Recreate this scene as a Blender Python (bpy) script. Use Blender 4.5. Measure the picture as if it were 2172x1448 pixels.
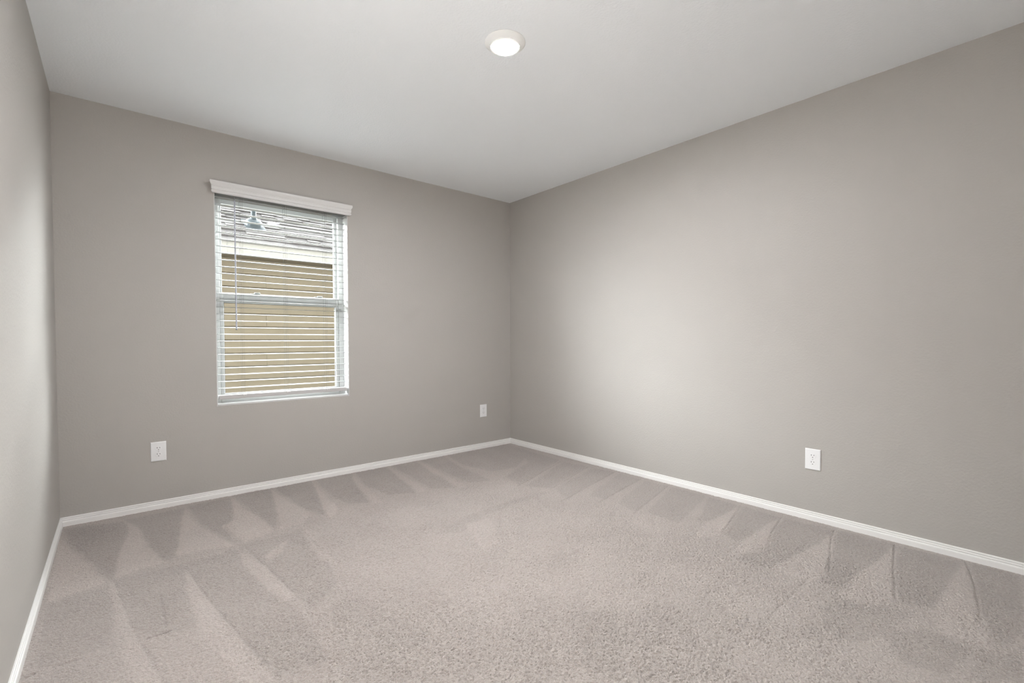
import bpy, bmesh, math, random
import numpy as np
from mathutils import Vector, Matrix

for o in list(bpy.data.objects):
    bpy.data.objects.remove(o)
S = bpy.context.scene
COL = S.collection
R = math.radians
random.seed(4)

# ------------------------------------------------------------------ camera
CAM = Vector((-3.0735, -3.6665, 1.0470))
YAW, PITCH, ROLL = 0.7015, -0.0223, -0.0030
FPX, CY = 994.26, 744.394
cam_d = bpy.data.cameras.new('camera')
cam = bpy.data.objects.new('camera', cam_d)
COL.objects.link(cam)
fw = Vector((math.sin(YAW) * math.cos(PITCH), math.cos(YAW) * math.cos(PITCH), math.sin(PITCH)))
rt = Vector((math.cos(YAW), -math.sin(YAW), 0))
up = rt.cross(fw)
r2 = rt * math.cos(ROLL) + up * math.sin(ROLL)
u2 = -rt * math.sin(ROLL) + up * math.cos(ROLL)
mw = Matrix.Identity(4)
for i in range(3):
    mw[i][0], mw[i][1], mw[i][2], mw[i][3] = r2[i], u2[i], -fw[i], CAM[i]
cam.matrix_world = mw
cam_d.sensor_fit = 'HORIZONTAL'
cam_d.sensor_width = 36.0
cam_d.lens = FPX / 2172 * 36
cam_d.shift_y = (CY - 724) / 2172
cam_d.clip_start = 0.02
S.camera = cam

# ------------------------------------------------------------------ sky, light, exposure
SKY_STRENGTH = 2.0        # plain cloud
SKY_GLOW = 132.0          # extra in the bright band
GLOW_Z, GLOW_W, GLOW_LOW = 0.42, 0.14, 0.33
LAMP_STRENGTH = 1290.0
HALL_FILL_WATTS = 105.0  # unseen lamps added beside and behind the camera as room fill
LANDING_FILL_WATTS = 260.0
w = bpy.data.worlds.new('overcast_sky')
S.world = w
w.use_nodes = True
wn = w.node_tree.nodes
wl = w.node_tree.links
bg = wn['Background']
bg.inputs['Color'].default_value = (0.95, 0.98, 1.0, 1)
# overcast sky with a bright band of thin cloud behind the neighbouring house
wtc = wn.new('ShaderNodeTexCoord')
wsp = wn.new('ShaderNodeSeparateXYZ')
wl.new(wtc.outputs['Generated'], wsp.inputs[0])
def wmath(op, a, b=None, c=None):
    n = wn.new('ShaderNodeMath')
    n.operation = op
    for k, v in enumerate((a, b, c)):
        if isinstance(v, (int, float)):
            n.inputs[k].default_value = v
        elif v is not None:
            wl.new(v, n.inputs[k])
    return n.outputs[0]
gz = wmath('SUBTRACT', wsp.outputs['Z'], GLOW_Z)
gz = wmath('ADD', wmath('DIVIDE', wmath('MAXIMUM', gz, 0.0), GLOW_W), wmath('DIVIDE', wmath('MINIMUM', gz, 0.0), GLOW_LOW))
gz = wmath('EXPONENT', wmath('MULTIPLY', wmath('MULTIPLY', gz, gz), -1.0))
gy_ = wmath('SMOOTH_MIN', wmath('MAXIMUM', wmath('MULTIPLY', wsp.outputs['Y'], 2.2), 0.0), 1.0, 0.2)
wma = wmath('MULTIPLY_ADD', wmath('MULTIPLY', gz, gy_), SKY_GLOW, SKY_STRENGTH)
wl.new(wma, bg.inputs['Strength'])

port = bpy.data.lights.new('window_portal', 'AREA')      # sampling aid only, gives no light itself
port.shape = 'RECTANGLE'
port.size, port.size_y = 0.896, 1.462
port.cycles.is_portal = True
po = bpy.data.objects.new('window_portal', port)
po.location = (-2.114, 0.004, 1.344)
po.rotation_euler = (R(-90), 0, 0)
COL.objects.link(po)

S.view_settings.view_transform = 'Standard'
S.view_settings.look = 'None'
S.view_settings.gamma = 1.0
S.view_settings.exposure = 0.11
S.view_settings.use_curve_mapping = False
S.cycles.max_bounces = 16
S.cycles.diffuse_bounces = 10
S.cycles.transparent_max_bounces = 16
S.cycles.sample_clamp_indirect = 12.0
S.cycles.use_denoising = True

# ------------------------------------------------------------------ materials
def mat(name, color, rough=0.6, spec=0.3):
    m = bpy.data.materials.new(name)
    m.use_nodes = True
    b = m.node_tree.nodes['Principled BSDF']
    b.inputs['Base Color'].default_value = (*color, 1)
    b.inputs['Roughness'].default_value = rough
    b.inputs['Specular IOR Level'].default_value = spec
    return m

def nd(m, t, **kw):
    n = m.node_tree.nodes.new(t)
    for k, v in kw.items():
        if k in n.inputs:
            n.inputs[k].default_value = v
        else:
            setattr(n, k, v)
    return n

def lk(m, a, b):
    m.node_tree.links.new(a, b)

def bump_noise(m, scale, dist, strength=0.5, detail=3.0):
    tc = nd(m, 'ShaderNodeTexCoord')
    nz = nd(m, 'ShaderNodeTexNoise', Scale=scale, Detail=detail)
    bp = nd(m, 'ShaderNodeBump', Strength=strength, Distance=dist)
    lk(m, tc.outputs['Object'], nz.inputs['Vector'])
    lk(m, nz.outputs['Fac'], bp.inputs['Height'])
    lk(m, bp.outputs['Normal'], m.node_tree.nodes['Principled BSDF'].inputs['Normal'])
    return m

WALL_C = (0.432, 0.412, 0.390)
M = {}
M['wall'] = bump_noise(mat('greige_wall_paint', WALL_C, 0.55, 0.25), 95, 0.004, 0.27, 4)
M['ceiling'] = bump_noise(mat('white_ceiling_paint', (0.870, 0.895, 0.925), 0.7, 0.2), 95, 0.004, 0.3, 4)
M['trim'] = mat('white_trim_paint', (0.80, 0.79, 0.78), 0.35, 0.4)
M['jamb'] = mat('white_jamb_paint', (0.62, 0.62, 0.615), 0.45, 0.3)
M['vinyl'] = mat('white_window_vinyl', (0.46, 0.47, 0.465), 0.35, 0.4)
M['gasket'] = mat('dark_sash_gasket', (0.08, 0.08, 0.08), 0.6, 0.3)
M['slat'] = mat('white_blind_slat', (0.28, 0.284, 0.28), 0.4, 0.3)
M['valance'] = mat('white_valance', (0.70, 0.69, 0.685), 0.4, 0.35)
M['rail'] = mat('shaded_white_bottom_rail', (0.52, 0.505, 0.505), 0.4, 0.35)  # white rail, the shade on its front put into the colour
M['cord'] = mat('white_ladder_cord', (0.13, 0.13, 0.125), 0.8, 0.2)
M['wand'] = mat('clear_grey_wand', (0.45, 0.46, 0.52), 0.2, 0.5)
M['plate'] = mat('white_outlet_plastic', (0.82, 0.82, 0.83), 0.3, 0.4)
M['slot'] = mat('dark_outlet_slot', (0.03, 0.028, 0.028), 0.5, 0.2)
M['screw'] = mat('outlet_screw', (0.55, 0.55, 0.54), 0.35, 0.5)
M['ring'] = mat('white_light_trim', (0.85, 0.85, 0.84), 0.35, 0.4)
M['tile'] = mat('pale_added_hall_tile', (0.66, 0.64, 0.61), 0.45, 0.3)  # floor of the added hall, pale to bounce fill light
M['outer'] = mat('house_outer_sheathing', (0.05, 0.047, 0.044), 0.8, 0.1)
M['siding'] = mat('tan_lap_siding', (0.178, 0.153, 0.112), 0.7, 0.2)
M['fascia'] = mat('cream_fascia_paint', (0.32, 0.316, 0.292), 0.5, 0.3)
M['soffit'] = mat('tan_soffit', (0.135, 0.115, 0.082), 0.7, 0.2)
M['pipe'] = mat('grey_vent_pipe', (0.060, 0.074, 0.082), 0.6, 0.3)
M['gravel'] = bump_noise(mat('side_yard_gravel', (0.24, 0.225, 0.20), 0.9, 0.1), 60, 0.02, 0.8, 5)

def shingle_mat():
    m = mat('grey_brown_shingle', (0.40, 0.37, 0.36), 0.9, 0.1)
    tc = nd(m, 'ShaderNodeTexCoord')
    n1 = nd(m, 'ShaderNodeTexNoise', Scale=7.0, Detail=3.0)
    n2 = nd(m, 'ShaderNodeTexNoise', Scale=260.0, Detail=2.0)
    cr = nd(m, 'ShaderNodeValToRGB')
    cr.color_ramp.elements[0].position, cr.color_ramp.elements[0].color = 0.3, (0.135, 0.126, 0.124, 1)
    cr.color_ramp.elements[1].position, cr.color_ramp.elements[1].color = 0.7, (0.200, 0.190, 0.187, 1)
    mx = nd(m, 'ShaderNodeMix', data_type='RGBA', blend_type='MULTIPLY')
    mx.inputs[0].default_value = 0.35
    lk(m, tc.outputs['Object'], n1.inputs['Vector'])
    lk(m, tc.outputs['Object'], n2.inputs['Vector'])
    lk(m, n1.outputs['Fac'], cr.inputs['Fac'])
    lk(m, cr.outputs['Color'], mx.inputs[6])
    lk(m, n2.outputs['Fac'], mx.inputs[7])
    lk(m, mx.outputs[2], m.node_tree.nodes['Principled BSDF'].inputs['Base Color'])
    return m
M['shingle'] = shingle_mat()

def glass_mat():
    m = bpy.data.materials.new('clear_window_glass')
    m.use_nodes = True
    nt = m.node_tree
    nt.nodes.clear()
    out = nd(m, 'ShaderNodeOutputMaterial')
    mx = nd(m, 'ShaderNodeMixShader')
    tr = nd(m, 'ShaderNodeBsdfTransparent')
    tr.inputs['Color'].default_value = (0.97, 0.985, 0.975, 1)
    gl = nd(m, 'ShaderNodeBsdfGlossy')
    gl.inputs['Roughness'].default_value = 0.0
    fr = nd(m, 'ShaderNodeFresnel', IOR=1.5)
    ge = nd(m, 'ShaderNodeNewGeometry')                  # reflect at the faces met from the air side only
    iv = nd(m, 'ShaderNodeMath', operation='SUBTRACT')
    iv.inputs[0].default_value = 1.0
    lk(m, ge.outputs['Backfacing'], iv.inputs[1])
    ml = nd(m, 'ShaderNodeMath', operation='MULTIPLY')
    lk(m, fr.outputs[0], ml.inputs[0])
    lk(m, iv.outputs[0], ml.inputs[1])
    lk(m, ml.outputs[0], mx.inputs[0])
    lk(m, tr.outputs[0], mx.inputs[1])
    lk(m, gl.outputs[0], mx.inputs[2])
    lk(m, mx.outputs[0], out.inputs['Surface'])
    return m
M['glass'] = glass_mat()

def emit_mat(name, color, strength):
    m = bpy.data.materials.new(name)
    m.use_nodes = True
    m.node_tree.nodes.clear()
    out = nd(m, 'ShaderNodeOutputMaterial')
    e = nd(m, 'ShaderNodeEmission')
    e.inputs['Color'].default_value = (*color, 1)
    e.inputs['Strength'].default_value = strength
    lk(m, e.outputs[0], out.inputs['Surface'])
    return m
M['lens'] = emit_mat('lit_light_lens', (0.985, 0.99, 1.0), LAMP_STRENGTH)
M['lens_rim'] = emit_mat('glowing_lens_rim', (1.0, 0.97, 0.93), 1.05)

def carpet_mat():
    m = mat('beige_cut_pile_carpet', (0.4, 0.36, 0.34), 0.95, 0.05)
    b = m.node_tree.nodes['Principled BSDF']
    b.inputs['Sheen Weight'].default_value = 0.25
    b.inputs['Sheen Roughness'].default_value = 0.6
    tc = nd(m, 'ShaderNodeTexCoord')
    # warp the lookup so the tufts are not a regular cell pattern
    wz = nd(m, 'ShaderNodeTexNoise', Scale=70.0, Detail=2.0)
    lk(m, tc.outputs['Object'], wz.inputs['Vector'])
    sc = nd(m, 'ShaderNodeVectorMath', operation='SCALE')
    sc.inputs['Scale'].default_value = 0.012
    lk(m, wz.outputs['Color'], sc.inputs[0])
    ad = nd(m, 'ShaderNodeVectorMath', operation='ADD')
    lk(m, tc.outputs['Object'], ad.inputs[0])
    lk(m, sc.outputs[0], ad.inputs[1])
    vo = nd(m, 'ShaderNodeTexVoronoi', Scale=150.0)
    lk(m, ad.outputs[0], vo.inputs['Vector'])
    nf = nd(m, 'ShaderNodeTexNoise', Scale=330.0, Detail=3.0, Roughness=0.65)
    lk(m, tc.outputs['Object'], nf.inputs['Vector'])
    nb = nd(m, 'ShaderNodeTexNoise', Scale=3.0, Detail=3.0)
    lk(m, tc.outputs['Object'], nb.inputs['Vector'])
    nm = nd(m, 'ShaderNodeTexNoise', Scale=85.0, Detail=3.0, Roughness=0.6)
    lk(m, tc.outputs['Object'], nm.inputs['Vector'])
    # height
    h1 = nd(m, 'ShaderNodeMath', operation='MULTIPLY_ADD')
    h1.inputs[1].default_value = -1.0
    lk(m, vo.outputs['Distance'], h1.inputs[0])
    lk(m, nm.outputs['Fac'], h1.inputs[2])
    h2 = nd(m, 'ShaderNodeMath', operation='MULTIPLY_ADD')
    h2.inputs[1].default_value = 0.6
    lk(m, nf.outputs['Fac'], h2.inputs[0])
    lk(m, h1.outputs[0], h2.inputs[2])
    bp = nd(m, 'ShaderNodeBump', Strength=0.7, Distance=0.005)
    lk(m, h2.outputs[0], bp.inputs['Height'])
    lk(m, bp.outputs['Normal'], b.inputs['Normal'])
    # yarn colour: dark flecks paint in the shade of gaps between tufts, plus the direction the pile was brushed
    cr = nd(m, 'ShaderNodeValToRGB')
    cr.color_ramp.elements[0].position, cr.color_ramp.elements[0].color = 0.30, (0.290, 0.256, 0.234, 1)
    cr.color_ramp.elements[1].position, cr.color_ramp.elements[1].color = 0.62, (0.448, 0.400, 0.370, 1)
    av = nd(m, 'ShaderNodeMath', operation='MULTIPLY_ADD')
    av.inputs[1].default_value = 0.5
    lk(m, nf.outputs['Fac'], av.inputs[0])
    h3 = nd(m, 'ShaderNodeMath', operation='MULTIPLY')
    h3.inputs[1].default_value = 0.5
    lk(m, nm.outputs['Fac'], h3.inputs[0])
    lk(m, h3.outputs[0], av.inputs[2])
    lk(m, av.outputs[0], cr.inputs['Fac'])
    at = nd(m, 'ShaderNodeAttribute', attribute_name='pile_lay')
    ma = nd(m, 'ShaderNodeMath', operation='MULTIPLY_ADD')
    ma.inputs[1].default_value = 0.145
    ma.inputs[2].default_value = 1.0
    lk(m, at.outputs['Fac'], ma.inputs[0])
    mb = nd(m, 'ShaderNodeMath', operation='MULTIPLY_ADD')   # broad unevenness of the pile
    mb.inputs[1].default_value = 0.16
    mb.inputs[2].default_value = -0.08
    lk(m, nb.outputs['Fac'], mb.inputs[0])
    mc = nd(m, 'ShaderNodeMath', operation='ADD')
    lk(m, ma.outputs[0], mc.inputs[0])
    lk(m, mb.outputs[0], mc.inputs[1])
    vs = nd(m, 'ShaderNodeVectorMath', operation='SCALE')
    lk(m, cr.outputs['Color'], vs.inputs[0])
    lk(m, mc.outputs[0], vs.inputs['Scale'])
    lk(m, vs.outputs[0], b.inputs['Base Color'])
    return m
M['carpet'] = carpet_mat()

# ------------------------------------------------------------------ helpers
def obj(name, bm, m, parent=None, loc=None, smooth=False, bevel=0.0, segs=2):
    bmesh.ops.recalc_face_normals(bm, faces=bm.faces)
    me = bpy.data.meshes.new(name)
    bm.to_mesh(me)
    bm.free()
    me.materials.append(m)
    if smooth:
        for p in me.polygons:
            p.use_smooth = True
    o = bpy.data.objects.new(name, me)
    COL.objects.link(o)
    if parent is not None:
        o.parent = parent
    if loc is not None:
        o.location = loc
    if bevel:
        bv = o.modifiers.new('bevel', 'BEVEL')
        bv.width, bv.segments, bv.limit_method, bv.angle_limit = bevel, segs, 'ANGLE', R(40)
    return o

def tag(o, label=None, cat=None, group=None, kind=None):
    for k, v in (('label', label), ('category', cat), ('group', group), ('kind', kind)):
        if v:
            o[k] = v
    return o

def empty(name, loc, rz=0.0):
    o = bpy.data.objects.new(name, None)
    o.empty_display_size = 0.05
    o.location = loc
    o.rotation_euler = (0, 0, rz)
    COL.objects.link(o)
    return o

def box(bm, x0, x1, y0, y1, z0, z1):
    v = [bm.verts.new((x, y, z)) for x in (x0, x1) for y in (y0, y1) for z in (z0, z1)]
    for f in ((0, 1, 3, 2), (4, 6, 7, 5), (0, 4, 5, 1), (2, 3, 7, 6), (0, 2, 6, 4), (1, 5, 7, 3)):
        bm.faces.new([v[i] for i in f])
    return v

def prism(bm, rings):
    """rings: list of closed loops (same count) -> skinned solid with caps."""
    vs = [[bm.verts.new(p) for p in r] for r in rings]
    n = len(vs[0])
    for a, b in zip(vs, vs[1:]):
        for i in range(n):
            j = (i + 1) % n
            bm.faces.new((a[i], a[j], b[j], b[i]))
    bm.faces.new(vs[0][::-1])
    bm.faces.new(vs[-1])

def tube(bm, p, q, r, n=8):
    p, q = Vector(p), Vector(q)
    d = (q - p).normalized()
    a = d.orthogonal().normalized()
    b = d.cross(a)
    ring = lambda c: [c + (a * math.cos(t) + b * math.sin(t)) * r for t in [2 * math.pi * k / n for k in range(n)]]
    prism(bm, [ring(p), ring(q)])

def lathe(bm, prof, n=64):
    """prof: (r, z) list, open; revolved about z."""
    rows = []
    for r, z in prof:
        if r < 1e-6:
            rows.append([bm.verts.new((0, 0, z))])
        else:
            rows.append([bm.verts.new((r * math.cos(2 * math.pi * k / n), r * math.sin(2 * math.pi * k / n), z)) for k in range(n)])
    for a, b in zip(rows, rows[1:]):
        for k in range(n):
            j = (k + 1) % n
            if len(a) == 1:
                bm.faces.new((a[0], b[j], b[k]))
            elif len(b) == 1:
                bm.faces.new((a[k], a[j], b[0]))
            else:
                bm.faces.new((a[k], a[j], b[j], b[k]))

# ------------------------------------------------------------------ room shell
W, D, H = 3.3315, 3.90, 2.44
T = 0.18
WX0, WX1, WZ0, WZ1 = -2.562, -1.666, 0.613, 2.075      # window opening in the far wall

def struct(name, bm, m, **kw):
    return tag(obj(name, bm, m, **kw), kind='structure')

bm = bmesh.new()
for a in ((-W - T, WX0, -0.35, H + .2), (WX1, T, -0.35, H + .2), (WX0, WX1, -0.35, WZ0), (WX0, WX1, WZ1, H + .2)):
    box(bm, a[0], a[1], 0, T, a[2], a[3])
bmesh.ops.remove_doubles(bm, verts=bm.verts, dist=1e-5)
inner = {}
for f in bm.faces:                       # drop the internal faces between the four blocks
    c = f.calc_center_median()
    inner.setdefault((round(c.x, 3), round(c.y, 3), round(c.z, 3)), []).append(f)
bmesh.ops.delete(bm, geom=[f for fs in inner.values() if len(fs) > 1 for f in fs], context='FACES_ONLY')
struct('wall_back', bm, M['wall'])
bm = bmesh.new(); box(bm, 0, T, -D - T, 0, -0.35, H + .2); struct('wall_right', bm, M['wall'])
OY0, OY1, OZ = -3.45, -2.05, 2.05                        # opening added beside the camera to let hall fill light in
bm = bmesh.new()
box(bm, -W - T, -W, -D - T, OY0, -0.35, H + .2); box(bm, -W - T, -W, OY1, 0, -0.35, H + .2); box(bm, -W - T, -W, OY0, OY1, OZ, H + .2)
struct('wall_left', bm, M['wall'])
OX0, OX1 = -3.22, -2.25                                  # doorway added behind the camera to let landing fill light in
bm = bmesh.new()
box(bm, -W, OX0, -D - T, -D, -0.35, H + .2); box(bm, OX1, 0, -D - T, -D, -0.35, H + .2); box(bm, OX0, OX1, -D - T, -D, OZ, H + .2)
struct('wall_front', bm, M['wall'])
HX = 2.4                                                 # width of the added hall that holds the fill lamps
hx0, hx1, hy0, hy1 = -W - T - HX, -W - T, -4.08, -1.2
lx1, ly0 = -1.8, -6.1                                    # added landing behind the doorway, holds one fill lamp
bm = bmesh.new()
box(bm, hx0 - T, hx0, hy0 - T, hy1 + T, -.35, H + .2); box(bm, hx0, hx1, hy0 - T, hy0, -.35, H + .2); box(bm, hx0, hx1, hy1, hy1 + T, -.35, H + .2)
box(bm, hx1, lx1 + T, ly0 - T, ly0, -.35, H + .2); box(bm, lx1, lx1 + T, ly0, -D - T, -.35, H + .2); box(bm, hx1 - T, hx1, ly0 - T, hy0 - T, -.35, H + .2)
struct('wall_added_hall', bm, M['wall'])
bm = bmesh.new(); box(bm, hx0, hx1, hy0, hy1, H, H + .2); box(bm, hx1, lx1, ly0, -D - T, H, H + .2); struct('ceiling_added_hall', bm, M['ceiling'])
bm = bmesh.new(); box(bm, hx0, hx1, hy0, hy1, -.35, -.004); box(bm, hx1, -W, OY0, OY1, -.35, -.004); box(bm, hx1, lx1, ly0, -D - T, -.35, -.004); box(bm, OX0, OX1, -D - T, -D, -.35, -.004); struct('floor_added_hall', bm, M['tile'])
bm = bmesh.new(); box(bm, -W, 0, -D, 0, H, H + .2); struct('ceiling', bm, M['ceiling'])

bm = bmesh.new()                          # unseen roof added to block sky light, its eave beyond the window wall
prism(bm, [[(x, .42, 2.66), (x, -7, 5.30), (x, -7, 5.42), (x, .42, 2.78)] for x in (-9, 6)])
struct('roof', bm, M['outer'])
bm = bmesh.new()
box(bm, -9, -W - T, 0, T, -.35, H + .2); box(bm, T, 6, 0, T, -.35, H + .2)  # unseen outer wall, kept near black so little light bounces back
struct('wall_outside', bm, M['outer'])

# carpet: fine grid, each vertex carries how the pile was brushed by the vacuum cleaner
def floor_pts(pix):
    out = []
    for px, py in pix:
        d = fw + r2 * ((px - 1086) / FPX) - u2 * ((py - CY) / FPX)
        t = -CAM.z / d.z
        p = CAM + d * t
        out.append((p.x, p.y))
    return np.array(out)

TUFT = .0036
PX_POLY = [   # (lay, pixels on the photograph, resolved once to floor points)
    # teeth along the far wall
    (+1, [(134, 1128), (136, 1140), (176, 1190), (224, 1237), (100, 1282)]),
    (-1, [(140, 1120), (266, 1104), (258, 1150), (241, 1222), (234, 1234), (190, 1190), (150, 1145)]),
    (+1, [(268, 1104), (293, 1137), (349, 1192), (300, 1207), (241, 1226), (250, 1180), (260, 1140)]),
    (-1, [(271, 1100), (392, 1076), (386, 1107), (379, 1150), (369, 1180), (349, 1190), (305, 1140)]),
    (+1, [(394, 1076), (410, 1100), (440, 1129), (500, 1157), (435, 1165), (371, 1180), (380, 1140)]),
    (-1, [(398, 1072), (487, 1055), (495, 1080), (494, 1100), (467, 1116), (500, 1150), (440, 1122)]),
    (+1, [(488, 1053), (510, 1076), (547, 1101), (580, 1126), (520, 1150), (470, 1118), (494, 1102)]),
    (-1, [(492, 1050), (575, 1036), (585, 1075), (578, 1120), (545, 1095), (515, 1070)]),
    (+1, [(575, 1036), (610, 1062), (660, 1090), (640, 1110), (590, 1125), (586, 1076)]),
    (-1, [(580, 1033), (662, 1017), (680, 1060), (690, 1095), (640, 1075)]),
    (+1, [(662, 1018), (690, 1050), (720, 1078), (700, 1100), (690, 1092), (680, 1060)]),
    (-1, [(668, 1015), (742, 1000), (762, 1035), (785, 1066), (740, 1070), (700, 1045)]),
    (+.6, [(744, 1002), (765, 1035), (790, 1068), (812, 1066), (780, 1035)]),
    (-1, [(750, 999), (816, 986), (850, 1015), (880, 1044), (820, 1050), (780, 1030)]),
    (+.6, [(820, 987), (850, 1012), (886, 1044), (905, 1040), (865, 1012)]),
    (-.8, [(826, 984), (878, 975), (915, 1002), (965, 1033), (910, 1035), (870, 1008)]),
    (+.6, [(880, 975), (920, 1002), (972, 1033), (990, 1031), (930, 1000)]),
    (-.8, [(886, 972), (936, 963), (1000, 1000), (1040, 1018), (990, 1022), (930, 995)]),
    (-.8, [(945, 960), (1078, 942), (1120, 955), (1098, 990), (1040, 1000), (985, 985)]),
    # second stroke row on the left
    (-.6, [(241, 1231), (393, 1192), (405, 1225), (425, 1260), (420, 1330), (340, 1342), (285, 1340), (262, 1285)]),
    (-.6, [(96, 1290), (228, 1243), (236, 1330), (225, 1370), (140, 1395), (80, 1420), (70, 1400)]),
    (+.6, [(228, 1243), (241, 1231), (262, 1285), (285, 1340), (345, 1448), (280, 1448), (236, 1330)]),
    (+.7, [(390, 1200), (431, 1256), (509, 1347), (590, 1448), (520, 1448), (430, 1350), (395, 1260)]),
    (-.7, [(393, 1192), (515, 1160), (545, 1200), (583, 1240), (640, 1300), (700, 1400), (590, 1440), (509, 1347), (431, 1256)]),
    (+.7, [(505, 1160), (583, 1217), (625, 1258), (605, 1275), (560, 1240), (520, 1200)]),
    (-.7, [(518, 1155), (640, 1122), (700, 1175), (720, 1230), (660, 1290), (625, 1258), (583, 1217)]),
    (+.5, [(560, 1180), (615, 1140), (600, 1170), (575, 1190)]),
    (+.6, [(632, 1122), (660, 1130), (720, 1190), (690, 1185)]),
    (-.4, [(700, 1290), (760, 1260), (900, 1350), (880, 1448), (740, 1448)]),
    (-.5, [(1142, 1044), (1175, 1040), (1031, 1092), (980, 1128), (930, 1130), (1000, 1090)]),
    (+.5, [(990, 1110), (1040, 1100), (1060, 1150), (1030, 1165)]),
    # strokes against the right wall
    (-.7, [(1092, 948), (1188, 975), (1150, 1000), (1098, 1028), (1070, 1010), (1120, 980)]),
    (-.7, [(1196, 980), (1246, 988), (1170, 1034), (1112, 1030)]),
    (-.7, [(1254, 992), (1302, 1000), (1200, 1058), (1180, 1036)]),
    (-.7, [(1310, 1004), (1358, 1015), (1285, 1058), (1250, 1050)]),
    (-.7, [(1366, 1018), (1416, 1030), (1345, 1085), (1310, 1066)]),
    (-.8, [(1424, 1032), (1496, 1052), (1440, 1110), (1370, 1085)]),
    (-.8, [(1502, 1054), (1568, 1073), (1545, 1100), (1480, 1105)]),
    (+.7, [(1570, 1073), (1548, 1103), (1530, 1132), (1460, 1145), (1500, 1110)]),
    (-.8, [(1576, 1074), (1655, 1096), (1600, 1130), (1560, 1145), (1535, 1130), (1552, 1103)]),
    (+.7, [(1657, 1096), (1636, 1130), (1626, 1158), (1540, 1180), (1575, 1145), (1610, 1125)]),
    (-.8, [(1664, 1097), (1766, 1124), (1700, 1175), (1640, 1205), (1560, 1185), (1626, 1158), (1640, 1130)]),
    (+.7, [(1769, 1124), (1762, 1142), (1758, 1210), (1730, 1240), (1640, 1205), (1710, 1170)]),
    (-.9, [(1775, 1125), (1894, 1155), (1840, 1200), (1790, 1250), (1762, 1240), (1758, 1210), (1764, 1145)]),
    (+.8, [(1897, 1155), (1895, 1192), (1897, 1266), (1840, 1285), (1780, 1262), (1840, 1205)]),
    (-.9, [(1903, 1157), (2044, 1190), (2012, 1230), (1980, 1290), (1905, 1275), (1898, 1230)]),
    (+.7, [(2047, 1189), (2066, 1235), (2077, 1300), (2100, 1380), (1990, 1340), (1975, 1295), (2012, 1240)]),
    (-1, [(2054, 1190), (2172, 1225), (2172, 1330), (2120, 1370), (2080, 1300), (2069, 1235)]),
    (-.8, [(1740, 1285), (1780, 1275), (1880, 1290), (1925, 1300), (1900, 1350), (1830, 1370), (1760, 1340)]),
    (-.9, [(1880, 1345), (1960, 1335), (2060, 1380), (2020, 1440), (1920, 1410)]),
    (-.6, [(1700, 1330), (1740, 1320), (1745, 1350), (1710, 1360)]),
    (-.8, [(2080, 1390), (2172, 1380), (2172, 1448), (2060, 1448)]),
    (-.4, [(1200, 1300), (1500, 1260), (1600, 1330), (1500, 1448), (1250, 1448)]),
]
PX_LINE = [   # seams where two strokes meet: (lay, half width m, pixels)
    (-1.1, .006, [(1571, 1073), (1531, 1130)]), (-1.2, .006, [(1658, 1096), (1636, 1130), (1627, 1155)]),
    (-1.2, .006, [(1769, 1124), (1763, 1142), (1758, 1210)]), (-1.4, .006, [(1898, 1155), (1895, 1192), (1898, 1266)]),
    (-1.2, .006, [(2048, 1189), (2066, 1235), (2077, 1288), (2079, 1320)]),
    (-1.0, .006, [(1713, 1226), (1658, 1281), (1608, 1334)]),
    (-1.0, .007, [(1190, 978), (1098, 1031)]), (-1.0, .007, [(1249, 989), (1168, 1037)]),
    (-1.0, .007, [(1304, 1000), (1190, 1063)]), (-1.0, .007, [(1359, 1015), (1270, 1065)]), (-1.0, .007, [(1418, 1029), (1345, 1088)]),
    (-.9, .006, [(241, 1231), (262, 1285), (285, 1340), (349, 1448)]),
    (-.9, .006, [(393, 1200), (431, 1256), (509, 1347), (570, 1408)]),
    (-1.0, .006, [(520, 1159), (583, 1217), (625, 1258)]), (-.7, .006, [(636, 1120), (685, 1167)]),
    (-3.5, .005, [(311, 1353), (338, 1344), (361, 1336)]), (-1.2, .006, [(115, 1412), (170, 1396)]),
    (-3.0, .005, [(57, 1435), (73, 1427)]), (-1.0, .006, [(340, 1260), (352, 1328)]),
]

nx, ny = 1190, 1394             # 2.8 mm steps, fine enough to model the tufts
gx, gy = np.meshgrid(np.linspace(-W, 0, nx), np.linspace(-D, 0, ny))
rng = np.random.default_rng(3)

def smooth_noise(cells, amp):
    g = rng.standard_normal((cells + 3, cells + 3))
    u, v = (gx + W) / W * cells, (gy + D) / D * cells
    iu, iv = u.astype(int), v.astype(int)
    fu, fv = u - iu, v - iv
    fu, fv = fu * fu * (3 - 2 * fu), fv * fv * (3 - 2 * fv)
    return amp * (g[iv, iu] * (1 - fu) * (1 - fv) + g[iv, iu + 1] * fu * (1 - fv) + g[iv + 1, iu] * (1 - fu) * fv + g[iv + 1, iu + 1] * fu * fv)

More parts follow.
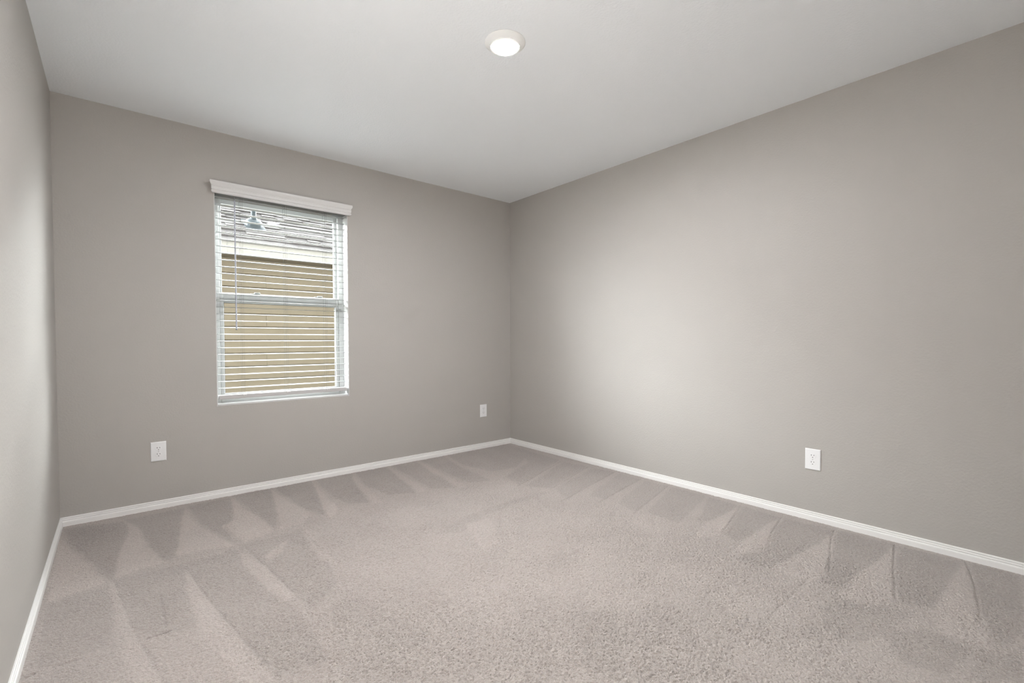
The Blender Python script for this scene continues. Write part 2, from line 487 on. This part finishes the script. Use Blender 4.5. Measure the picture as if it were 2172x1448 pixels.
wx, wy = gx + smooth_noise(12, .010) + smooth_noise(90, .003), gy + smooth_noise(12, .010) + smooth_noise(90, .003)     # hand-pushed strokes are never ruler straight
lay = np.zeros_like(gx)
for val, pix in PX_POLY:
    p = floor_pts(pix)
    ins = np.zeros(gx.shape, bool)
    for (x0, y0), (x1, y1) in zip(p, np.roll(p, -1, 0)):
        if abs(y1 - y0) < 1e-9:
            continue
        c = ((y0 > wy) != (y1 > wy)) & (wx < (x1 - x0) * (wy - y0) / (y1 - y0) + x0)
        ins ^= c
    lay = np.where(ins, val, lay)
def blur(a, n):
    for _ in range(n):
        a = (np.roll(a, 1, 0) + np.roll(a, -1, 0) + np.roll(a, 1, 1) + np.roll(a, -1, 1) + a * 2) / 6
    return a
lay = .65 * blur(lay, 8) + .35 * blur(lay, 80)
zz = np.zeros_like(gx)
for val, hw, pix in PX_LINE:
    p = floor_pts(pix)
    dm = np.full(gx.shape, 9.0)
    for (x0, y0), (x1, y1) in zip(p, p[1:]):
        dx, dy = x1 - x0, y1 - y0
        t = np.clip(((gx - x0) * dx + (gy - y0) * dy) / (dx * dx + dy * dy), 0, 1)
        dm = np.minimum(dm, np.hypot(gx - x0 - t * dx, gy - y0 - t * dy))
    k = np.exp(-(dm / hw) ** 2)
    lay = lay + val * .6 * k
    zz -= .0022 * k * min(1.5, abs(val))
lay += smooth_noise(9, .10) + smooth_noise(26, .08)
zz += smooth_noise(60, .0005) + lay * .0010
zz = np.minimum(zz, .003)
# tufts: clumps of yarn a few millimetres across with gaps between them
sx, sy = gx + smooth_noise(300, .0016), gy + smooth_noise(300, .0016)
def lattice(cell):
    g = rng.standard_normal((int(D / cell) + 12, int(W / cell) + 12))
    u, v = (sx + W) / cell + 4, (sy + D) / cell + 4
    iu, iv = np.floor(u).astype(int), np.floor(v).astype(int)
    fu, fv = u - iu, v - iv
    fu, fv = fu * fu * (3 - 2 * fu), fv * fv * (3 - 2 * fv)
    return g[iv, iu] * (1 - fu) * (1 - fv) + g[iv, iu + 1] * fu * (1 - fv) + g[iv + 1, iu] * (1 - fu) * fv + g[iv + 1, iu + 1] * fu * fv
tuft = lattice(.0052) + .9 * lattice(.0038) + .15 * lattice(.013)
wall_near = np.minimum(np.minimum(-gx, gx + W), np.minimum(-gy, gy + D))
depth = TUFT * (1 + .22 * smooth_noise(7, 1.0).clip(-1.5, 1.5) + .25 * smooth_noise(20, 1.0).clip(-1.5, 1.5)).clip(.4, 1.3)
zz -= depth * np.clip(.25 - tuft, 0, 1.6) * np.clip(.42 + .58 * (wall_near - .25) / .7, .42, 1)

me = bpy.data.meshes.new('floor')
co = np.stack([gx, gy, zz], -1).reshape(-1, 3).astype(np.float32)
idx = np.arange(nx * ny).reshape(ny, nx)
q = np.stack([idx[:-1, :-1], idx[:-1, 1:], idx[1:, 1:], idx[1:, :-1]], -1).reshape(-1, 4)
me.vertices.add(len(co))
me.vertices.foreach_set('co', co.ravel())
me.loops.add(q.size)
me.loops.foreach_set('vertex_index', q.ravel().astype(np.int32))
me.polygons.add(len(q))
me.polygons.foreach_set('loop_start', (np.arange(len(q)) * 4).astype(np.int32))
me.polygons.foreach_set('use_smooth', np.ones(len(q), bool))
me.update(calc_edges=True)
at = me.attributes.new('pile_lay', 'FLOAT', 'POINT')
at.data.foreach_set('value', lay.ravel().astype(np.float32))
me.materials.append(M['carpet'])
fl = bpy.data.objects.new('floor', me)
COL.objects.link(fl)
tag(fl, kind='structure')
bm = bmesh.new(); box(bm, -W, 0, -D, 0, -0.35, -0.02); struct('floor_slab', bm, M['outer'])

# baseboards, mitred at the corners
BP = [(0.0, .0507), (.0040, .0507), (.0066, .0490), (.0075, .0455), (.0060, .0420), (.0060, .0395), (.0082, .0380), (.0088, .0345),
      (.0072, .0318), (.0072, .0298), (.0105, .0275), (.0118, .0240), (.0120, .0180), (.0120, -.018), (0.0, -.018)]
def baseboard(name, a, b, nrm):
    a, b, nrm = Vector(a), Vector(b), Vector(nrm)
    d = (b - a).normalized()
    bm = bmesh.new()
    prism(bm, [[a + d * t + nrm * t + Vector((0, 0, z)) for t, z in BP], [b - d * t + nrm * t + Vector((0, 0, z)) for t, z in BP]])
    return struct(name, bm, M['trim'])
baseboard('baseboard_back', (-W, 0, 0), (0, 0, 0), (0, -1, 0))
baseboard('baseboard_right', (0, 0, 0), (0, -D, 0), (-1, 0, 0))
baseboard('baseboard_left', (-W, OY1, 0), (-W, 0, 0), (1, 0, 0))
baseboard('baseboard_front', (0, -D, 0), (OX1, -D, 0), (0, 1, 0))

# ------------------------------------------------------------------ window
win = tag(empty('window_1', (0, 0, 0)), kind='structure')
def wpart(name, boxes, m, parent=win, bevel=0.0):
    bm = bmesh.new()
    for b in boxes:
        box(bm, *b)
    return obj(name, bm, m, parent, bevel=bevel)
J = .004
wpart('window_jamb', [(WX0, WX0 + J, .0005, .10, WZ0, WZ1), (WX1 - J, WX1, .0005, .10, WZ0, WZ1),
                      (WX0 + J, WX1 - J, .0005, .10, WZ1 - J, WZ1)], M['jamb'])
wpart('window_sill', [(WX0 + J, WX1 - J, -.002, .10, WZ0, WZ0 + .012)], M['jamb'], bevel=.003)
FX0, FX1, FZ0, FZ1 = WX0, WX1, WZ0, WZ1
fr = .040
wpart('window_frame', [(FX0, FX0 + fr, .10, .175, FZ0, FZ1), (FX1 - fr, FX1, .10, .175, FZ0, FZ1),
                       (FX0 + fr, FX1 - fr, .10, .175, FZ0, FZ0 + .034), (FX0 + fr, FX1 - fr, .10, .175, FZ1 - fr, FZ1)], M['vinyl'], bevel=.003)
SX0, SX1 = FX0 + fr, FX1 - fr
st = .024
MR0, MR1 = 1.318, 1.384
low = wpart('lower_sash', [(SX0, SX0 + st, .106, .136, FZ0 + .034, MR1), (SX1 - st, SX1, .106, .136, FZ0 + .034, MR1),
                     (SX0 + st, SX1 - st, .106, .136, FZ0 + .034, FZ0 + .072), (SX0 + st, SX1 - st, .106, .136, MR0, MR1)], M['vinyl'], bevel=.003)
upp = wpart('upper_sash', [(SX0, SX0 + .020, .140, .168, MR0 + .01, FZ1 - fr), (SX1 - .020, SX1, .140, .168, MR0 + .01, FZ1 - fr),
                     (SX0 + .02, SX1 - .02, .140, .168, MR0 + .01, MR1 + .006), (SX0 + .02, SX1 - .02, .140, .168, FZ1 - fr - .03, FZ1 - fr)], M['vinyl'], bevel=.003)
wpart('glass_pane', [(SX0 + st - .004, SX1 - st + .004, .1205, .1215, FZ0 + .070, MR0 + .002)], M['glass'], low)
wpart('glass_pane', [(SX0 + .016, SX1 - .016, .1535, .1545, MR1 + .002, FZ1 - fr - .026)], M['glass'], upp)
g = .0035
wpart('sash_gasket', [(SX0 + st, SX0 + st + g, .1175, .1195, FZ0 + .072, MR0), (SX1 - st - g, SX1 - st, .1175, .1195, FZ0 + .072, MR0),
                      (SX0 + st + g, SX1 - st - g, .1175, .1195, MR0 - g, MR0)], M['gasket'], low)
for lx in (-2.30, -1.86):
    bm = bmesh.new()
    box(bm, lx - .030, lx + .030, .109, .133, MR1, MR1 + .006)
    box(bm, lx - .006, lx + .034, .112, .124, MR1 + .006, MR1 + .014)
    obj('sash_lock', bm, M['vinyl'], low, bevel=.002)

# ------------------------------------------------------------------ blind
BX0, BX1 = -2.549, -1.681
BYF, BYB = .012, .062
blind = tag(empty('window_blind', (0.5 * (BX0 + BX1), .037, 2.07)),
            'white faux-wood horizontal blind with open slats and crown valance in the window', 'blind')
bo = Vector(blind.location)
def bpart(name, bm, m, parent=blind, **kw):
    bmesh.ops.translate(bm, verts=bm.verts, vec=-bo if parent is blind else (0, 0, 0))
    return obj(name, bm, m, parent, **kw)

# valance: crown profile (depth in front of the wall, height), run across with short returns to the wall
VP = [(.000, 2.0285), (.010, 2.0270), (.0165, 2.0300), (.0195, 2.0360), (.0185, 2.0430), (.0150, 2.0475), (.0165, 2.0490), (.0185, 2.0500),
      (.0190, 2.0660), (.0200, 2.0680), (.0175, 2.0720), (.0190, 2.0760), (.0240, 2.0840), (.0270, 2.0920), (.0270, 2.1030), (.0245, 2.1070), (.0, 2.1075)]
VX0, VX1 = -2.5720, -1.6590
bm = bmesh.new()
back = -.0205
ring = lambda x, s: [Vector((x + s * (d - .010), back - d, z)) for d, z in VP]
prism(bm, [ring(VX0, -1), ring(VX1, 1)])
box(bm, VX0 + .001, VX0 + .013, back - .003, -.0006, 2.034, 2.103)
box(bm, VX1 - .013, VX1 - .001, back - .003, -.0006, 2.034, 2.103)
bpart('valance', bm, M['valance'])
bm = bmesh.new(); box(bm, BX0, BX1, .008, .064, 2.030, 2.069); bpart('headrail', bm, M['slat'], bevel=.002)

Z0, DZ, NS = 0.6825, 0.0459, 29
def slat_bm():
    bm = bmesh.new()
    n = 8
    top, bot = [], []
    for k in range(n + 1):
        t = -1 + 2 * k / n
        y = t * (BYB - BYF) / 2
        crown = .0018 * (1 - t * t)
        th = .0030 if abs(t) < .99 else .0016
        top.append((y, crown + th / 2))
        bot.append((y, crown - th / 2))
    prof = top + bot[::-1]
    L = (BX1 - BX0) / 2
    prism(bm, [[(-L, y, z) for y, z in prof], [(L, y, z) for y, z in prof]])
    return bm
first = None
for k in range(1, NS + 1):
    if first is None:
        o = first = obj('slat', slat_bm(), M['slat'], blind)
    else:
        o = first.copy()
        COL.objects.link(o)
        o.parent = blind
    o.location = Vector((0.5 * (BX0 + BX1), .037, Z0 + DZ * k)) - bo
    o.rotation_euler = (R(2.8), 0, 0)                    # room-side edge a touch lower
bm = bmesh.new()
box(bm, BX0, BX1, BYF - .001, BYB + .001, .655, .6825)
rail = bpart('bottom_rail', bm, M['rail'], bevel=.003)
cordx = [(-2.4055), (-2.1220), (-1.8380)]
for cx in cordx:
    bm = bmesh.new()
    for y in (BYF - .0012, BYB + .0012):
        tube(bm, (cx, y, .670), (cx, y, 2.031), .0007, 6)
    tube(bm, (cx + .011, BYF - .0012, .670), (cx + .011, BYF - .0012, 2.031), .0006, 6)
    for k in range(1, NS + 1):
        z = Z0 + DZ * k - .0032
        tube(bm, (cx, BYF - .0012, z), (cx, BYB + .0012, z), .0006, 5)
    bpart('ladder_cord', bm, M['cord'])
    bm = bmesh.new()
    tube(bm, (cx + .004, BYF - .0005, .6785), (cx + .004, BYF - .004, .6785), .0045, 12)
    box(bm, cx + .004, cx + .022, BYF - .003, BYF - .001, .6765, .6795)
    bpart('cord_clip', bm, M['trim'])
bm = bmesh.new()
tube(bm, (-2.4415, .002, 2.004), (-2.4415, .000, 1.131), .0050, 6)
wandp = bpart('tilt_wand', bm, M['wand'])
bm = bmesh.new()
tube(bm, (-2.4415, .006, 2.036), (-2.4415, .002, 2.004), .0030, 8)
h = bpart('wand_hook', bm, M['slat'])
bm = bmesh.new()
tube(bm, (-2.4415, .000, 1.131), (-2.4415, .000, 1.126), .0054, 8)
bpart('wand_tip', bm, M['gasket'])

# ------------------------------------------------------------------ outlets
def rounded_d(rx, rz, cut, n=28):
    """duplex receptacle face: a circle with its top and bottom cut flat."""
    return [(rx * math.cos(2 * math.pi * k / n), max(-cut, min(cut, rz * math.sin(2 * math.pi * k / n)))) for k in range(n)]

def make_outlet(loc, rz, label):
    r = empty('electrical_outlet', loc, rz)
    tag(r, label, 'outlet', 'duplex outlets low on the walls')
    bm = bmesh.new()                                        # local: plate faces -y
    hw, hh, t = .0395, .0605, .0055
    ri = lambda s, y: [(-hw + s, y, -hh + s), (hw - s, y, -hh + s), (hw - s, y, hh - s), (-hw + s, y, hh - s)]
    prism(bm, [ri(0, 0), ri(0, -.0022), ri(.0018, -.0046), ri(.0045, -t)])
    obj('cover_plate', bm, M['plate'], r)
    for s in (1, -1):
        cz = .0195 * s
        bm = bmesh.new()
        d1 = rounded_d(.0172, .0172, .0142)
        d2 = rounded_d(.0164, .0164, .0136)
        prism(bm, [[(x, -.0050, z) for x, z in d1], [(x, -.0064, z) for x, z in d1], [(x, -.0069, z) for x, z in d2]])
        rc = obj('receptacle', bm, M['plate'], r, loc=(0, 0, cz))
        for sx, sh in ((-.0064, .0042), (.0064, .0034)):
            bm = bmesh.new(); box(bm, sx - .0012, sx + .0012, -.00715, -.0066, .0052 - sh, .0052 + sh); obj('slot', bm, M['slot'], rc)
        bm = bmesh.new()
        pr = [(.0026 * math.cos(2 * math.pi * k / 16), min(.0013, .0026 * math.sin(2 * math.pi * k / 16)) - .0068) for k in range(16)]
        prism(bm, [[(x, -.0066, z) for x, z in pr], [(x, -.00715, z) for x, z in pr]])
        obj('ground_hole', bm, M['slot'], rc)
    bm = bmesh.new(); tube(bm, (0, -.0050, 0), (0, -.0064, 0), .0032, 16); obj('screw', bm, M['screw'], r)
    return r
make_outlet((-2.8808, -.0005, .3597), 0, 'white duplex outlet on the window wall, left of the window, near the left corner')
make_outlet((-.3453, -.0005, .3650), 0, 'white duplex outlet on the window wall beside the far room corner')
make_outlet((-.0005, -2.7275, .3550), R(-90), 'white duplex outlet on the long right-hand wall')

# ------------------------------------------------------------------ ceiling light
lt = tag(empty('recessed_light', (-1.6600, -1.9500, H)), 'round white disc light, lit, in the middle of the ceiling', 'ceiling light')
bm = bmesh.new()
lathe(bm, [(.0500, -.0005), (.0950, -.0005), (.0955, -.0030), (.0930, -.0060), (.0850, -.0110), (.0745, -.0190), (.0700, -.0225), (.0682, -.0225), (.0675, -.0120), (.0500, -.0100)])
obj('trim_ring', bm, M['ring'], lt, smooth=True)
bm = bmesh.new()
lathe(bm, [(.0672, -.0150), (.0672, -.0232), (.0655, -.0248), (.0610, -.0250), (.0605, -.0235)])
obj('lens_rim', bm, M['lens_rim'], lt, smooth=True)
bm = bmesh.new()
lathe(bm, [(.0604, -.0238), (.0300, -.0262), (0, -.0270)])
obj('light_lens', bm, M['lens'], lt, smooth=True)

# unseen lamps added in the made-up hall and landing to fill the room
for hx, hy, watts in ((-W - T - 1.35, -3.35, HALL_FILL_WATTS), (-W - T - 1.35, -2.15, HALL_FILL_WATTS), (-2.65, -5.25, LANDING_FILL_WATTS)):
    hl = bpy.data.lights.new('added_fill_lamp', 'AREA')
    hl.shape, hl.size, hl.energy, hl.spread = 'DISK', .16, watts, R(70)
    hl.color = (.97, .985, 1.0)
    ho_ = bpy.data.objects.new('added_fill_lamp', hl)
    ho_.location = (hx, hy, H - .01)
    COL.objects.link(ho_)

# ------------------------------------------------------------------ outside
bm = bmesh.new(); box(bm, -30, 30, T, 30, -.6, -.35)
struct('ground', bm, M['gravel'])
HX0, HX1 = -4.6, 1.2
HY = 2.90
house = tag(empty('neighbouring_house', (-1.0, HY, -.35)), 'tan lap-sided house with shingled roof and cream fascia seen outside the window', 'house')
ho = Vector(house.location)
def hpart(name, bm, m, parent=house, **kw):
    if parent is house:
        bmesh.ops.translate(bm, verts=bm.verts, vec=-ho)
    return obj(name, bm, m, parent, **kw)
bm = bmesh.new()
E0, NC = .163, 16
zb = 1.399 - E0 * 10
for k in range(NC):                                        # lap boards, each bottom edge proud of the one below
    z0, z1 = zb + k * E0, min(zb + (k + 1) * E0 - .004, 2.06)
    joints = sorted([HX0, HX1] + [x for x in [(-1.610 if k % 3 == 0 else random.uniform(-2.9, -2.5)) + 3.6 * j for j in range(-2, 3)] if HX0 + .2 < x < HX1 - .2])
    for a, b in zip(joints, joints[1:]):
        prism(bm, [[(x, HY - .018, z0), (x, HY - .012, z0 - .004), (x, HY + .050, z0 - .004), (x, HY + .050, z1), (x, HY + .035, z1), (x, HY + .035, z1 - .016), (x, HY - .002, z1 - .022)] for x in (a + .0012, b - .0012)])
hpart('siding', bm, M['siding'])
bm = bmesh.new(); box(bm, HX0, HX1, HY + .05, HY + .2, -.6, 2.30); hpart('house_wall', bm, M['siding'])
FY = 2.55
bm = bmesh.new(); box(bm, HX0 - .3, -2.083, FY, FY + .025, 2.052, 2.196); box(bm, -2.081, HX1 + .3, FY, FY + .025, 2.052, 2.196)
hpart('fascia', bm, M['fascia'])
bm = bmesh.new(); box(bm, HX0 - .3, HX1 + .3, FY + .025, HY + .02, 2.062, 2.074); hpart('soffit', bm, M['soffit'])
SL = R(29)
cs, sn = math.cos(SL), math.sin(SL)
RL = 4.2
RY, RZ = FY - .035, 2.196
def rp(x, s, n):                                           # point on the roof: along the eave, up the slope, above the deck
    return (x, RY + s * cs - n * sn, RZ + s * sn + n * cs)
bm = bmesh.new()
EXP = .125
n_rows = int(RL / EXP)
for r_ in range(n_rows):
    s0 = r_ * EXP
    x = HX0 - .3 - random.uniform(0, .3)
    while x < HX1 + .3:
        wd = random.uniform(.12, .34)
        thick = .0090 if random.random() < .5 else .0190
        a, b = max(x, HX0 - .3), min(x + wd, HX1 + .3)
        if b - a > .02:
            s1 = s0 + EXP + .05
            lo = s0 + random.uniform(-.003, .003)
            n0, n1 = .018, .0045
            pts = [rp(a + .002, lo, n0 - .012), rp(a + .002, lo, n0 + thick - .006), rp(a + .002, s1, n1 + thick * .3), rp(a + .002, s1, -.004)]
            pts2 = [(p[0] + b - a - .003, p[1], p[2]) for p in pts]
            prism(bm, [pts, pts2])
        x += wd
    # backing course under the tabs
    prism(bm, [[rp(xx, s0 + .002, -.01), rp(xx, s0 + .002, .008), rp(xx, s0 + EXP + .01, .003), rp(xx, s0 + EXP + .01, -.01)] for xx in (HX0 - .3, HX1 + .3)])
hpart('shingle_roof', bm, M['shingle'])
bm = bmesh.new()
prism(bm, [[rp(x, .05, -.02), rp(x, RL, -.02), rp(x, RL, -.01), rp(x, .05, -.01)] for x in (HX0 - .28, HX1 + .28)])
hpart('roof_deck', bm, M['soffit'])

# plumbing vent standing out of the roof
vx, vs = -1.700, .66
bm = bmesh.new()
vb = Vector(rp(vx, vs, .02))
n = 20
circ = lambda c, r: [(c[0] + r * math.cos(2 * math.pi * k / n), c[1] + r * math.sin(2 * math.pi * k / n), c[2]) for k in range(n)]
prism(bm, [circ(vb - Vector((0, 0, .06)), .031), circ(vb + Vector((0, 0, .62)), .031)])
pipe = hpart('vent_pipe', bm, M['pipe'])
bm = bmesh.new()
prism(bm, [[rp(vx + x, vs + y, h) for x, y in ((-.115, -.19), (.115, -.19), (.115, .16), (-.115, .16))] for h in (.018, .030)])
el = lambda a_, b_, h_: [Vector(rp(vx + a_ * math.cos(2 * math.pi * k / n), vs - .01 + b_ * math.sin(2 * math.pi * k / n), h_)) for k in range(n)]
prism(bm, [el(.108, .120, .028), el(.100, .110, .060), el(.082, .088, .084), el(.060, .064, .092)])
prism(bm, [circ(vb + Vector((0, 0, .03)), .042), circ(vb + Vector((0, 0, .105)), .040), circ(vb + Vector((0, 0, .120)), .033)])
bmesh.ops.translate(bm, verts=bm.verts, vec=-ho)
obj('roof_flashing', bm, M['pipe'], pipe)
